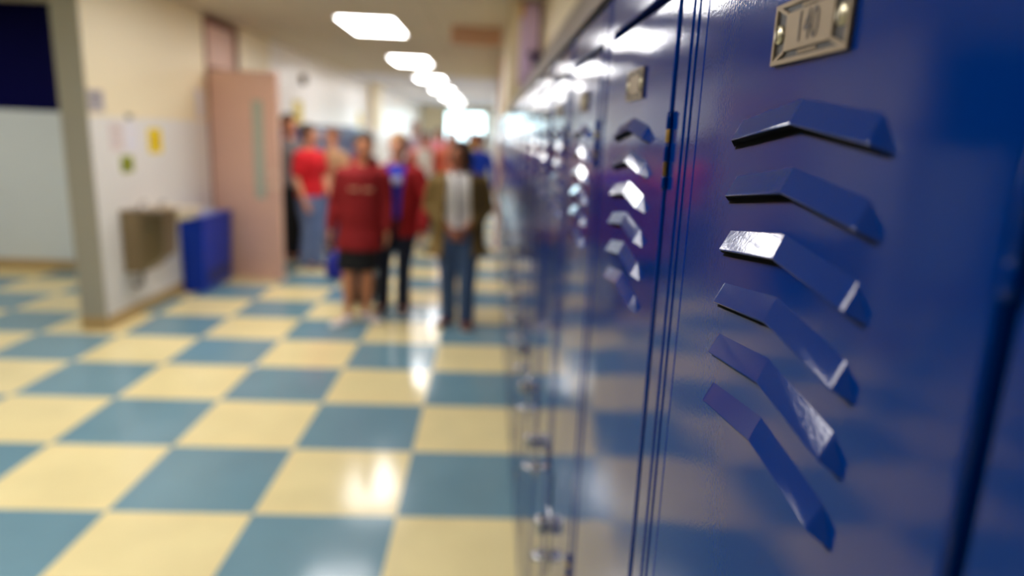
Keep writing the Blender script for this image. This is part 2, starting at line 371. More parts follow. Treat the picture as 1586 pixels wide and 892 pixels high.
def text_mesh(name, s, size, sx, ext, m, parent, loc, rot=TXT, bold=0):
    c = bpy.data.curves.new(name, 'FONT'); c.body = s; c.size = size; c.extrude = ext; c.align_x = 'CENTER'; c.align_y = 'CENTER'; c.offset = bold
    o = bpy.data.objects.new(name, c); COL.objects.link(o)
    dg = bpy.context.evaluated_depsgraph_get(); me = bpy.data.meshes.new_from_object(o.evaluated_get(dg))
    bpy.data.objects.remove(o)
    me.transform(Matrix.Diagonal((sx, 1, 1, 1))); me.transform(rot.to_4x4())
    me.materials.clear(); me.materials.append(m)
    o = bpy.data.objects.new(name, me); COL.objects.link(o); o.parent = parent; o.location = loc
    return o
def plate(t, num):
    zc, yc = 1.676, .184                                     # plate centre
    bm = bmesh.new()
    hw, hh, iw, ih = .038, .0145, .0240, .0088
    def P(y, z, x): return (x, yc+y, zc+z)
    box(bm, -.0016, .0004, yc-hw, yc+hw, zc-hh, zc+hh, mi=1)
    e = .0022
    for a in ((-hw, hw, hh-e, hh), (-hw, hw, -hh, -hh+e), (-hw, -hw+e, -hh+e, hh-e), (hw-e, hw, -hh+e, hh-e)):
        box(bm, -.0026, -.0014, yc+a[0], yc+a[1], zc+a[2], zc+a[3])
    box(bm, -.0026, -.0014, yc-iw, yc+iw, zc-ih, zc+ih)
    for sy in (-1, 1):
        for sz in (-1, 1):
            a = Vector((0, sy*hw*.97, sz*hh*.93)); b = Vector((0, sy*iw, sz*ih)); d = (b-a).normalized(); n = Vector((0, -d.z, d.y))*.0009
            lo = [bm.verts.new(P(v.y, v.z, -.0014)) for v in (a-n, a+n, b+n, b-n)]
            hi = [bm.verts.new(P(v.y, v.z, -.0025)) for v in (a-n, a+n, b+n, b-n)]
            bm.faces.new(hi)
            for i in range(4): bm.faces.new((lo[i], lo[(i+1) % 4], hi[(i+1) % 4], hi[i]))
    pl = obj('number_plate', bm, [M['plate'], M['plate_dark']], t)
    if num: text_mesh('number', num, .0195, .78, .00012, M['digit'], pl, (-.0028, yc, zc))
    for s in (-1, 1):
        bm = bmesh.new(); c = Vector((-.0016, yc+s*.031, zc))
        prof = [(.0046, 0), (.0046, -.0010), (.0036, -.0019), (.0016, -.0023)]
        loft(bm, [(c+Vector((dx, 0, 0)), Vector((0, q, 0)), Vector((0, 0, q))) for q, dx in prof], 20)
        box(bm, c.x-.0026, c.x-.0020, c.y-.0004, c.y+.0004, c.z-.0032, c.z+.0032, mi=1)
        obj('screw', bm, [M['screw'], M['plate_dark']], pl)
    bm = bmesh.new()
    for s in (-1, 1):
        w = [.003, .0022, .0028, .002, .0026, .0018]; y = -.0095
        for k in w:
            box(bm, -.0021, -.0014, yc+y, yc+y+k, zc+s*.0105-.0009, zc+s*.0105+.0009); y += k+.0008
    obj('small_lettering', bm, M['plate'], pl)
    return pl
def make_locker(num, full=True):
    t = empty('locker', '', 'locker')
    bm = bmesh.new()
    W_ = PITCH_Y; g = .003
    # frame: stiles with a seam at the unit edge, header, base, and the cabinet behind
    for a, b in ((.0008, DA-.006), (DB+g, W_-.0008)):
        box(bm, .0012, .030, a, b, .10, LH, bev=.0018)
    box(bm, .0012, .030, DA-g, DB+g, DT+.009, LH, bev=.0018)
    box(bm, .0012, .030, DA-g, DB+g, .10, .145, bev=.0018)
    for a, b in ((.0035, .0115), (W_-.0115, W_-.0035)): box(bm, .0002, .004, a, b, .10, LH, bev=.0005)
    box(bm, .012, LD, .001, W_-.001, 0, .10)
    box(bm, .026, LD, .001, .004, .10, LH-.002); box(bm, .026, LD, W_-.004, W_-.001, .10, LH-.002)
    box(bm, LD-.004, LD, .004, W_-.004, .10, LH-.002, mi=1)
    box(bm, .030, LD, .004, W_-.004, LH-.006, LH-.002, mi=1)
    obj('cabinet', bm, [M['paint_flat'], M['dark']], t)
    bm = bmesh.new(); box(bm, 0, .016, DA, DB, .148, DT, bev=.0025)
    door = obj('door', bm, [M['paint']], t)
    obj('inner_shadow_strip', B(.017, .024, DA-g, DB+g, .145, DT+.009), M['dark'], t)
    for k in range(6):
        obj('louver', louver_bm(1.636-.0321*k), [M['paint_flat'], M['dark']], door, bevel=.0011 if full else 0)
    plate(t, num)
    # hinge knuckles with worn brass pins on the near edge
    for zc in (1.614, .95, .30):
        bm = bmesh.new(); y = DA-.005
        for q0, q1 in ((-.030, -.021), (-.008, .006), (.018, .030)): tube(bm, [(-.0012, y, zc+q0), (-.0012, y, zc+q1)], .0024, 12)
        h = obj('hinge', bm, M['paint_flat'], t, smooth=True)
        bm = bmesh.new(); tube(bm, [(-.0012, y, zc-.028), (-.0012, y, zc+.026)], .0020, 12)
        obj('hinge_pin', bm, M['brass'], h, smooth=True)
    # latch: long chrome recess plate, lifting finger pull, padlock staple
    y = DB-.026
    bm = bmesh.new(); box(bm, -.003, .001, y-.018, y+.018, .760, .885, bev=.001)
    lt = obj('latch', bm, M['chrome'], t)
    bm = bmesh.new(); box(bm, -.030, -.002, y-.015, y+.015, .838, .872, bev=.008, seg=3); obj('finger_pull', bm, M['chrome'], lt, smooth=True)
    bm = bmesh.new(); tube(bm, [(-.002, y-.011, .785), (-.022, y-.011, .785), (-.029, y, .785), (-.022, y+.011, .785), (-.002, y+.011, .785)], .007, 10); obj('staple', bm, M['chrome'], lt, smooth=True)
    bm = bmesh.new(); box(bm, -.0006, .001, y-.006, y+.006, .890, .97); obj('latch_slot', bm, M['dark'], lt)
    return t
words = ['first', 'second', 'third', 'fourth', 'fifth', 'sixth', 'seventh', 'eighth', 'ninth', 'tenth', 'eleventh', 'twelfth', 'thirteenth', 'fourteenth', 'fifteenth', 'sixteenth', 'seventeenth', 'eighteenth', 'nineteenth', 'twentieth', 'twenty-first', 'twenty-second', 'twenty-third', 'twenty-fourth', 'twenty-fifth', 'twenty-sixth']
GR = 'blue lockers along the right wall'
L0 = make_locker('140'); L0.location = (XR, Y0, 0)
L0['label'] = 'nearest blue steel locker in sharp focus, number plate 140 above six louvers'; L0['group'] = GR
for h in L0.children_recursive:
    if h.name.startswith('hinge_pin'): h.data.materials[0] = M['paint_flat']      # pins coloured blue in place of the dimness at the view's edge
L1 = make_locker('', False); L1.location = (XR, Y0+PITCH_Y, 0)
L1['label'] = 'blue locker just beyond number 140, softly blurred, brass pin hinge showing'; L1['group'] = GR
NL = 0
for k in range(2, 30):
    if Y0+PITCH_Y*(k+1) > LE2: break
    c = copy_tree(L1); c.location = (XR, Y0+PITCH_Y*k, 0); c['group'] = GR
    c['label'] = 'blurred glossy blue locker, %s along the right wall counting from number 140' % words[k]
    NL = k
yend = Y0+PITCH_Y*(NL+1)
struct('trim_3', B(XR+.002, XRB, yend+.001, LE2-.001, 0, LH), M['paint_flat'])
c = copy_tree(L1); c.location = (XR, Y0-PITCH_Y, 0); c['group'] = GR; c['label'] = 'blue locker at the right edge of the photo, on the near side of number 140'
# sloping top over the whole bank
bm = bmesh.new()
ys = (Y0-PITCH_Y*3, LE-.065); pr = [(XR-.004, LH+.011), (XRB-.001, LH+.50), (XRB-.001, LH+.011)]
A_ = [bm.verts.new((x, ys[0], z)) for x, z in pr]; B_ = [bm.verts.new((x, ys[1], z)) for x, z in pr]
bm.faces.new(A_); bm.faces.new(B_[::-1])
for i in range(3): bm.faces.new((A_[i], B_[i], B_[(i+1) % 3], A_[(i+1) % 3]))
st = tag(obj('sloping_locker_top', bm, M['slope'], bevel=.002), 'long grey sloping metal top over the right-hand lockers', 'locker top')
obj('shadow_line_strip', B(XR+.004, XRB-.01, ys[0], ys[1], LH+.001, LH+.011), M['dark'], st)  # near-black strip paints the shadow line under the overhang
# lockers of the left wall, far
GL = 'blue lockers far down the left wall'
nL = int((16.60-9.46)/PITCH_Y)
for k in range(nL):
    c = copy_tree(L1); c.rotation_euler = (0, 0, PI); c.location = (XL-.006, 9.46+PITCH_Y*(k+1), 0); c.scale = (1, 1, .92); c['group'] = GL
    c['label'] = 'blurred blue locker on the left wall beyond the pink door, %s' % (('%s from the door' % words[k]) if k < 16 else 'last before the column')
    if k == nL-1: c['label'] = 'blurred blue locker on the left wall, the farthest, next to the beige column'
    if k == nL-2: c['label'] = 'blurred blue locker on the left wall, next to the farthest one'
# ------------------------------------------------------------------ things on the left wall
def sheet(name, label, cat, y0, y1, z0, z1, m, marks=(), mm=None, tape=False, th=.002):
    t = empty(name, label, cat, (XL, (y0+y1)/2, (z0+z1)/2)); w, h = (y1-y0)/2, (z1-z0)/2
    obj('sheet' if cat != 'sign' else 'panel', B(.0005, .0005+th, -w, w, -h, h), m, t)
    for n_, (a, b, c_, d) in marks: obj(n_, B(.0004+th, .0012+th, a*w, b*w, c_*h, d*h), mm, t)
    return t
sheet('wall_sign', 'grey sign on the wall corner above the white wainscot, dark printed lines', 'sign', 5.176, 5.375, 1.665, 1.82, M['signgrey'], [('printing', (-.7, .6, .45, .7)), ('printing', (-.5, .7, .05, .2)), ('printing', (-.7, .4, -.5, -.35))], M['ink'], th=.006)
sheet('paper_notice', 'pale pinkish notice taped above the drinking fountain, left of the white one', 'notice', 5.42, 5.62, 1.37, 1.59, M['pinkpaper'], [('printing', (-.7, .7, .5, .6)), ('printing', (-.7, .5, -.2, -.1))], M['signgrey'])
sheet('paper_notice', 'plain white notice between the pinkish one and the yellow sheet', 'notice', 5.64, 5.84, 1.36, 1.59, M['white'])
sheet('paper_notice', 'bright yellow sheet on the wall above the fountain', 'notice', 6.02, 6.26, 1.34, 1.55, M['yellow'], [('printing', (-.35, .35, -.5, .6))], M['orange_mark'])
sheet('paper_notice', 'small lime green square notice with a dark mark, under the white papers', 'notice', 5.55, 5.74, 1.20, 1.33, M['green'], [('printing', (-.4, .1, -.5, .3)), ('printing', (.1, .4, -.6, -.1))], M['black'])
t = empty('wall_hook', 'small grey hook on the paint line above the white notice', 'hook', (XL, 5.72, 1.64))
obj('plate', B(.0005, .006, -.035, .035, -.02, .02, bev=.002), M['grey'], t)
bm = bmesh.new(); tube(bm, [(.005, 0, .0), (.03, 0, -.005), (.035, 0, .015)], .005); obj('hook', bm, M['grey'], t, smooth=True)
t = empty('door_notice', 'white card fixed to the wall beside the pink door', 'notice', (XL, 7.12, 1.80))
obj('card', B(.0005, .006, -.075, .075, -.14, .14, bev=.001), M['white'], t)
# on the white wall over the left lockers
t = empty('alarm_bell', 'small brown alarm box high on the white wall above the left lockers', 'alarm', (XL, 10.95, 2.32))
obj('box', B(.0005, .06, -.09, .09, -.07, .07, bev=.01), mat('brown alarm plastic', (110, 92, 60), .5), t)
bm = bmesh.new(); ell(bm, (.065, 0, 0), .02, .05, .05); obj('bell', bm, M['grey'], t, smooth=True)
for y, z, l in ((10.7, 1.83, 'yellow poster above the first left lockers behind the red-shirted person'), (15.7, 1.80, 'yellow poster above the left lockers beside the beige column')):
    t = empty('wall_poster', l, 'poster', (XL, y, z)); obj('sheet', B(.0005, .003, -.25, .25, -.17, .17), mat('pale yellow poster', (226, 206, 110), .7), t)
    obj('border', B(.003, .004, -.18, .18, -.11, -.09), M['orange_mark'], t)
# ------------------------------------------------------------------ drinking fountain
fy = 5.46
t = empty('drinking_fountain', 'stainless steel wall drinking fountain with a second higher bowl, beside the blue bin', 'drinking fountain', (XL, fy, 0))
bm = bmesh.new()
prof = [(.001, .40), (.16, .41), (.325, .55), (.345, .875), (.001, .905)]
A_ = [bm.verts.new((x, 0, z)) for x, z in prof]; B_ = [bm.verts.new((x, .24, z)) for x, z in prof]
bm.faces.new(A_); bm.faces.new(B_[::-1])
for i in range(5): bm.faces.new((A_[i], B_[i], B_[(i+1) % 5], A_[(i+1) % 5]))
obj('cooler_body', bm, M['steel'], t, bevel=.012)
bm = bmesh.new(); box(bm, .001, .36, -.008, .25, .885, .910, bev=.010); obj('top_tray', bm, M['steel'], t)
bm = bmesh.new()
rr = [(.21, .845), (.20, .80), (.16, .765), (.10, .75)]
c0 = Vector((.225, .47, .035))
loft(bm, [(c0+Vector((0, 0, z)), Vector((q, 0, 0)), Vector((0, q*1.12, 0))) for q, z in rr], 28, cap=True)
loft(bm, [(c0+Vector((0, 0, z)), Vector((q, 0, 0)), Vector((0, q*1.12, 0))) for q, z in ((.212, .838), (.218, .850), (.205, .858), (.19, .846), (.05, .80))], 28, cap=False)
obj('basin', bm, M['steel_lt'], t, smooth=True)
bm = bmesh.new(); box(bm, .001, .12, .252, .70, .74, .87, bev=.01); obj('wall_arm', bm, M['steel'], t)
for y, z in ((.14, .910), (.47, .872)):
    bm = bmesh.new(); tube(bm, [(.10, y, z), (.10, y, z+.045), (.12, y, z+.065), (.15, y, z+.06)], .011); ell(bm, (.10, y, z), .028, .028, .012)
    obj('bubbler', bm, M['chrome'], t, smooth=True)
bm = bmesh.new(); ell(bm, (.29, .20, .925), .04, .04, .03); obj('push_button', bm, M['steel_lt'], t, smooth=True)
bm = bmesh.new(); tube(bm, [(.08, .12, .43), (.08, .12, .30), (.05, .12, .275), (.024, .12, .27)], .018); obj('drain_pipe', bm, M['grey'], t, smooth=True)
# ------------------------------------------------------------------ blue bin
t = empty('recycling_bin', 'tall blue plastic bin against the wall between the fountain and the pink door', 'bin', (XL+.012, 6.45, 0))
bm = bmesh.new()
def rrect(x0, x1, y0, y1, z): return [(x0, y0, z), (x1, y0, z), (x1, y1, z), (x0, y1, z)]
lv = [rrect(.0, .20, .02, .72, .004), rrect(.0, .215, .008, .735, .40), rrect(.0, .225, .0, .745, .70)]
vs = [[bm.verts.new(p) for p in q] for q in lv]
bm.faces.new(vs[0][::-1]); bm.faces.new(vs[2])
for i in (0, 1):
    for k in range(4): bm.faces.new((vs[i][k], vs[i][(k+1) % 4], vs[i+1][(k+1) % 4], vs[i+1][k]))
obj('bin_body', bm, M['bin'], t, bevel=.014)
bm = bmesh.new(); box(bm, .0, .235, -.008, .752, .695, .73, bev=.010); obj('rim', bm, M['bin'], t)
bm = bmesh.new(); box(bm, .03, .19, .10, .50, .728, .765, bev=.014); obj('lid', bm, M['binlid'], t)
obj('label_strip', B(.2135, .218, .10, .62, .10, .20), mat('dim print on bin', (40, 52, 120), .6), t)
# ------------------------------------------------------------------ banner at the end of the locker recess
t = empty('hanging_banner', 'lilac cloth banner hanging beside the lockers, purple ribbon bow at its edge', 'banner', (XR, LE-.004, 0))
bm = bmesh.new(); n = 24; a0, a1 = .075, .232
V0 = []
for i in range(n+1):
    x = a0+(a1-a0)*i/n; y = -.014-.007*math.sin(i*1.3)
    V0.append([bm.verts.new((x, y*(1+.2*k/6), 2.02+(2.69-2.02)*k/6)) for k in range(7)])
for i in range(n):
    for k in range(6): q = bm.faces.new((V0[i][k], V0[i+1][k], V0[i+1][k+1], V0[i][k+1])); q.smooth = True
o = obj('cloth', bm, M['purple'], t); s = o.modifiers.new('solid', 'SOLIDIFY'); s.thickness = .003
obj('edge_ribbon', B(.234, .250, -.018, -.012, 2.30, 2.69), M['purple_dk'], t)
bm = bmesh.new()
for s in (-1, 1):
    tube(bm, [(.205, -.03, 2.27), (.205+s*.03, -.035, 2.305), (.205+s*.05, -.035, 2.28), (.205+s*.03, -.03, 2.25), (.205, -.03, 2.27)], [.008, .014, .015, .014, .008], 10)
    tube(bm, [(.205, -.03, 2.265), (.205+s*.02, -.03, 2.20)], [.010, .015], 10, flat=((0, 1, 0), .4))
ell(bm, (.205, -.035, 2.27), .02, .014, .02); obj('bow', bm, M['purple_dk'], t, smooth=True)
bm = bmesh.new(); tube(bm, [(.085, -.03, 2.68), (.09, -.032, 2.62), (.08, -.03, 2.56)], [.012, .015, .010], 10, flat=((0, 1, 0), .4)); obj('streamer', bm, M['amber'], t, smooth=True)
bm = bmesh.new(); tube(bm, [(.06, -.014, 2.69), (.262, -.014, 2.69)], .008, 10); obj('hanging_rod', bm, M['grey'], t, smooth=True)
t = empty('hanging_sign', 'plain reddish tan board hanging under the ceiling beside the right wall', 'sign', (-.13, 7.3, 2.53))
obj('board', B(-.30, .22, -.012, .012, -.03, .15, bev=.003), mat('terracotta board', (196, 152, 122), .6), t)
bm = bmesh.new()
for x in (-.2, .16): tube(bm, [(x, 0, .12), (x, 0, .176)], .004, 8)
obj('hanger_rod', bm, M['grey'], t, smooth=True)
# ------------------------------------------------------------------ bags and a glint stand-in on the floor
def bag(name, label, x, y, rz, w, d, h, m, ms):
    t = empty(name, label, 'bag', (x, y, 0), rz)
    bm = bmesh.new(); rg = []
    for k in range(9):
        a = k/8; s = (.80, .95, 1, 1, .98, .94, .84, .62, .25)[k]
        rg.append((Vector((0, 0, .004+a*h)), Vector((w/2*s, 0, 0)), Vector((0, d/2*s, 0))))
    loft(bm, rg, 20); obj('bag_body', bm, m, t, smooth=True)
    bm = bmesh.new(); ell(bm, (0, -d*.45, h*.32), w*.34, d*.22, h*.24); obj('front_pocket', bm, m, t, smooth=True)
    for s in (-1, 1):
        bm = bmesh.new(); tube(bm, [(s*w*.22, d*.30, h*.85), (s*w*.30, d*.62, h*.55), (s*w*.28, d*.48, h*.1)], .012, 8); obj('shoulder_strap', bm, ms, t, smooth=True)
    bm = bmesh.new(); tube(bm, [(-.03, 0, h*.97), (-.025, 0, h*1.06), (.025, 0, h*1.06), (.03, 0, h*.97)], .007, 8); obj('grab_handle', bm, ms, t, smooth=True)
    return t
bag('backpack', 'bright blue backpack on the floor left of the girl with white sneakers', -1.63, 7.35, .2, .26, .18, .30, mat('blue nylon', (10, 24, 150), .6), M['black'])
bag('backpack', 'black backpack on the floor behind the bare legs of the girl', -1.20, 6.32, -.2, .34, .22, .46, mat('black nylon', (9, 9, 12), .6), M['black'])
t = empty('floor_glint', 'tiny white lump standing in for a light glint on a floor tile', 'glint stand-in', (-1.555, 4.42, .0))  # small white lump added in place of a light glint on the floor
bm = bmesh.new(); bmesh.ops.create_icosphere(bm, subdivisions=2, radius=.016)
for v in bm.verts: v.co = v.co*(1+random.uniform(-.25, .25)); v.co.z = max(-.010, v.co.z*.7)+.0102
obj('glint_lump', bm, mat('bright white glint', (250, 250, 250), .3), t)
# ------------------------------------------------------------------ people
def remeshed(name, bm, m, vox, parent, smooth=2, cut=None, solid=0):
    me = bpy.data.meshes.new(name); bmesh.ops.recalc_face_normals(bm, faces=bm.faces[:]); bm.to_mesh(me); bm.free()
    o = bpy.data.objects.new(name, me); COL.objects.link(o)
    md = o.modifiers.new('r', 'REMESH'); md.mode = 'VOXEL'; md.voxel_size = vox
    if smooth:
        sm = o.modifiers.new('s', 'SMOOTH'); sm.factor = .5; sm.iterations = smooth
    dg = bpy.context.evaluated_depsgraph_get(); m2 = bpy.data.meshes.new_from_object(o.evaluated_get(dg))
    bpy.data.objects.remove(o); bpy.data.meshes.remove(me)
    if cut:
        b = bmesh.new(); b.from_mesh(m2)
        bmesh.ops.delete(b, geom=[v for v in b.verts if cut(v.co)], context='VERTS'); b.to_mesh(m2); b.free()
    for p in m2.polygons: p.use_smooth = True
    m2.materials.clear()
    for k in (m if isinstance(m, (list, tuple)) else [m]): m2.materials.append(k)
    m2.name = name
    o = bpy.data.objects.new(name, m2); COL.objects.link(o); o.parent = parent
    if solid:
        s = o.modifiers.new('solid', 'SOLIDIFY'); s.thickness = solid; s.offset = 0
    return o
def cloth(rgb, n=.12): return mat('cloth', rgb, rough=.85, noise=n, nscale=14, bump=.3, bscale=60, bdist=.004)
SKIN = [mat('skin fair', (214, 150, 116), .55, noise=.05), mat('skin tan', (204, 134, 94), .55, noise=.05), mat('skin brown', (156, 92, 58), .55, noise=.05)]
def V3(*a): return Vector(a)
def person(label, x, y, rz, Hh, skin, hair, top, legs, shoes, arms, feet, hair_style='short', head_yaw=0, head_tilt=0, lean=0, open_front=None, inner=None, sleeve='long', hem=.50, vox=.008, girth=1.0, skirt=False, knee=.285, flare=1.0, print_=None, top_name='shirt', group=None, toe=(0, 0)):
    t = empty('person', label, 'person', (x, y, 0), rz, group)
    h = Hh; g = girth
    hipL, hipR = V3(.052*h, 0, .505*h), V3(-.052*h, 0, .505*h)
    lx = lambda z: lean*(z/h-.5)                              # sideways lean grows with height
    def sp(a, b, c): return V3(a*h+lx(c*h)*1, b*h, c*h)
    hips = [V3(hipL.x+lx(hipL.z), 0, hipL.z), V3(hipR.x+lx(hipR.z), 0, hipR.z)]
    legp = []
    for hp, (fx, fy_) in zip(hips, feet):
        an = V3(fx, fy_, .048*h); kn = hp.lerp(an, .5)+V3(0, -.022*h, 0); kn.z = knee*h
        legp.append((hp, kn, an))
    tors = [(.470, .062, .050, 0), (.500, .092, .062, .004), (.530, .095, .064, .004), (.570, .086, .058, 0), (.620, .078, .052, 0), (.670, .084, .056, 0), (.720, .092, .062, -.003), (.765, .096, .062, 0), (.795, .094, .054, .003), (.818, .072, .044, .005), (.832, .044, .036, .006)]
    def torso(bm, grow=0, z0=.47, z1=1, fl=1.0):
        rg = []
        for z, a, b, oy in tors:
            if z < z0 or z > z1: continue
            if top_name != 'shirt' and z < .8 and grow > .02: a = max(a, .108 if top_name == 'coat' and z < .7 else .094); b = max(b, .064)
            a, b = a*g*h+grow, b*g*h+grow
            rg.append((sp(0, oy, z), V3(a, 0, 0), V3(0, b, 0)))
        if z0 < .47:                                          # skirts of a coat or long hem
            k = []
            for q in range(4):
                z = z0+(.47-z0)*q/4; w = 1+(fl-1)*(1-q/4)
                k.append((sp(0, 0, z), V3((.100*g*h+grow)*w, 0, 0), V3(0, (.070*g*h+grow)*w, 0)))
            rg = k+rg[1:]
        loft(bm, rg, 24)
    arp = []
    for s, a in zip((1, -1), arms):
        sh = sp(s*.104*g, .004, .793); el, wr = a[0], a[1]
        arp.append((sh, V3(*el)*h+V3(lx(el[2]*h), 0, 0), V3(*wr)*h+V3(lx(wr[2]*h), 0, 0)))
    # ---- body, one continuous surface
    bm = bmesh.new(); torso(bm)
    for hp, kn, an in legp:
        tube(bm, [hp, hp.lerp(kn, .35), hp.lerp(kn, .8), kn, kn.lerp(an, .3)+V3(0, .008*h, 0), kn.lerp(an, .75)+V3(0, .004*h, 0), an], [.050*h*g, .049*h*g, .036*h, .034*h, .034*h, .023*h, .021*h], 14)
    for i, (hp, kn, an) in enumerate(legp):
        ta = toe[i]; d = V3(math.sin(ta), -math.cos(ta), 0)
        tube(bm, [an-V3(0, 0, .018*h)-d*.02*h, an-V3(0, 0, .026*h)+d*.05*h, an-V3(0, 0, .034*h)+d*.095*h], [.021*h, .020*h, .012*h], 12)
    for s, (sh, el, wr) in zip((1, -1), arp):
        tube(bm, [sh, sh.lerp(el, .4), el, el.lerp(wr, .35), wr], [.030*h, .027*h, .022*h, .021*h, .0145*h], 14)
        d = (wr-el).normalized(); inn = V3(-s, 0, 0); inn = (inn-d*inn.dot(d)).normalized(); fw = d.cross(inn).normalized()
        if fw.y > 0: fw = -fw                                 # thumb side faces forward
        pc = wr+d*.030*h
        tube(bm, [wr-d*.005*h, wr+d*.018*h, wr+d*.044*h], [.014*h, .021*h, .022*h], 12, flat=(tuple(inn), .55))
        for q, (off, ln) in enumerate(((-.0165, .036), (-.0055, .044), (.0055, .048), (.0165, .044))):
            b0 = wr+d*.046*h+fw*off*h; b1 = b0+d*ln*.55*h+inn*.006*h; b2 = b0+d*ln*.9*h+inn*.020*h
            tube(bm, [b0-d*.012*h, b0, b1, b2], [.0052*h, .0052*h, .0048*h, .0040*h], 8)
        b0 = wr+d*.016*h+fw*.018*h; tube(bm, [b0, b0+fw*.014*h+d*.014*h, b0+fw*.018*h+d*.032*h+inn*.008*h], [.0075*h, .0062*h, .005*h], 8)
    # neck and head
    hc = sp(0, -.004, .928)
    R = Matrix.Rotation(head_yaw, 3, 'Z') @ Matrix.Rotation(head_tilt, 3, 'Y')
    def hp_(a, b, c): return hc+R @ V3(a*h, b*h, c*h)
    tube(bm, [sp(0, .008, .815), sp(0, .004, .86), hc+V3(0, .004*h, -.03*h)], [.036*h, .031*h, .031*h], 14)
    ell(bm, hp_(0, .006, .012), .0445*h, .054*h, .052*h, R)
    ell(bm, hp_(0, -.010, -.022), .036*h, .038*h, .044*h, R)
    ell(bm, hp_(0, -.024, -.052), .018*h, .016*h, .013*h, R)      # chin
    ell(bm, hp_(0, -.044, .010), .030*h, .008*h, .007*h, R)       # brow
    tube(bm, [hp_(0, -.046, .006), hp_(0, -.054, -.008), hp_(0, -.060, -.016)], [.0055*h, .0065*h, .0085*h], 8)   # nose
    ell(bm, hp_(0, -.046, -.034), .014*h, .006*h, .0035*h, R); ell(bm, hp_(0, -.045, -.040), .012*h, .006*h, .0035*h, R)   # lips
    for s in (-1, 1):
        ell(bm, hp_(s*.045, .008, -.006), .006*h, .011*h, .017*h, R)  # ears
        ell(bm, hp_(s*.024, -.034, -.014), .012*h, .012*h, .012*h, R)
    remeshed('body', bm, skin, vox, t)
    bm = bmesh.new()
    for s in (-1, 1): ell(bm, hp_(s*.017, -.0425, .0), .0075*h, .005*h, .0045*h, R, 10)
    obj('eyes', bm, EYE, t, smooth=True)
    bm = bmesh.new(); ell(bm, hp_(0, -.0505, -.037), .0115*h, .003*h, .0028*h, R, 10); obj('lips', bm, LIP, t, smooth=True)
    # ---- hair
    bm = bmesh.new(); ell(bm, hp_(0, .014, .026), .0505*h, .056*h, .052*h, R, 24); ell(bm, hp_(0, .022, .0), .049*h, .048*h, .052*h, R, 24)
    if hair_style == 'short': ell(bm, hp_(0, -.020, .048), .038*h, .028*h, .020*h, R)
    if hair_style in ('bob', 'long'):
        ln = .10 if hair_style == 'bob' else .17
        for s in (-1, 1): tube(bm, [hp_(s*.040, -.004, .03), hp_(s*.050, .004, -.02), hp_(s*.048, .012, -ln*.62)], [.020*h, .020*h, .016*h], 10)
        tube(bm, [hp_(0, .04, .02), hp_(0, .055, -.04), hp_(0, .052, -ln)], [.042*h, .045*h, .034*h], 12, flat=((0, 1, 0), .5))
        ell(bm, hp_(0, -.018, .052), .040*h, .030*h, .018*h, R)
    if hair_style == 'pony':
        tube(bm, [hp_(0, .06, .03), hp_(0, .085, .02), hp_(0, .092, -.03), hp_(0, .082, -.09)], [.018*h, .026*h, .026*h, .012*h], 12)
        ell(bm, hp_(0, -.018, .052), .040*h, .030*h, .018*h, R)
    if hair_style == 'bun': ell(bm, hp_(0, .072, .03), .026*h, .026*h, .026*h, R); ell(bm, hp_(0, -.018, .052), .040*h, .028*h, .016*h, R)
    remeshed('hair', bm, hair, vox, t, 1)
    # ---- legwear
    if skirt:
        bm = bmesh.new()
        rg = [(sp(0, -.004, knee+.02+(.455-knee-.02)*q/5), V3((.108-.008*q/5)*g*h, 0, 0), V3(0, (.082-.010*q/5)*g*h, 0)) for q in range(6)]
        loft(bm, rg, 26); remeshed('skirt', bm, legs, vox, t)
    else:
        bm = bmesh.new()
        loft(bm, [(sp(0, .002, z), V3(a*g*h, 0, 0), V3(0, b*g*h, 0)) for z, a, b in ((.462, .070, .058), (.49, .099, .070), (.53, .101, .070), (.565, .093, .064))], 24)
        for hp, kn, an in legp:
            bo = an+V3(0, .002*h, -.018*h)
            tube(bm, [hp, hp.lerp(kn, .35), hp.lerp(kn, .85), kn, kn.lerp(an, .5), bo], [.058*h*g, .057*h*g, .045*h*flare, .043*h*flare, .040*h*flare, .040*h*flare], 16)
        remeshed('trousers', bm, legs, vox, t)
    # ---- shoes
    for i, (hp, kn, an) in enumerate(legp):
        ta = toe[i]; d = V3(math.sin(ta), -math.cos(ta), 0); sd = V3(math.cos(ta), math.sin(ta), 0); bs = V3(an.x, an.y, 0)
        sec = [(-.032, .018, .020), (-.020, .026, .046), (.005, .028, .050), (.035, .030, .040), (.065, .033, .028), (.095, .030, .022), (.115, .016, .014)]
        bm = bmesh.new(); rg = [(bs+d*a*h+V3(0, 0, c*h*.5+.004*h), sd*b*h, V3(0, 0, c*h*.5)) for a, b, c in sec]; loft(bm, rg, 16)
        sh_ = remeshed('shoe', bm, shoes, vox*.8, t, 1)
        bm = bmesh.new(); rg = [(bs+d*a*h+V3(0, 0, .0075*h), sd*b*h*1.06, V3(0, 0, .007*h)) for a, b, c in sec]; loft(bm, rg, 16); obj('sole', bm, SOLE, sh_, smooth=True)
    # ---- top
    def sleeves(bm, grow, full):
        for sh, el, wr in arp:
            if full: tube(bm, [sh-V3(0, 0, .004*h), sh.lerp(el, .4), el, el.lerp(wr, .5), wr.lerp(el, .06)], [.034*h+grow, .033*h+grow, .029*h+grow, .026*h+grow, .020*h+grow], 16)
            else: tube(bm, [sh-V3(0, 0, .004*h), sh.lerp(el, .35), sh.lerp(el, .78)], [.034*h+grow, .034*h+grow, .032*h+grow], 16)
    if inner:
        bm = bmesh.new(); torso(bm, .010, inner[1], .835)
        remeshed(inner[2], bm, inner[0], vox, t)
    bm = bmesh.new(); torso(bm, (.024 if top_name == 'hoodie' else .016) if not open_front else .030, hem, .835, open_front[2] if open_front else 1.05)
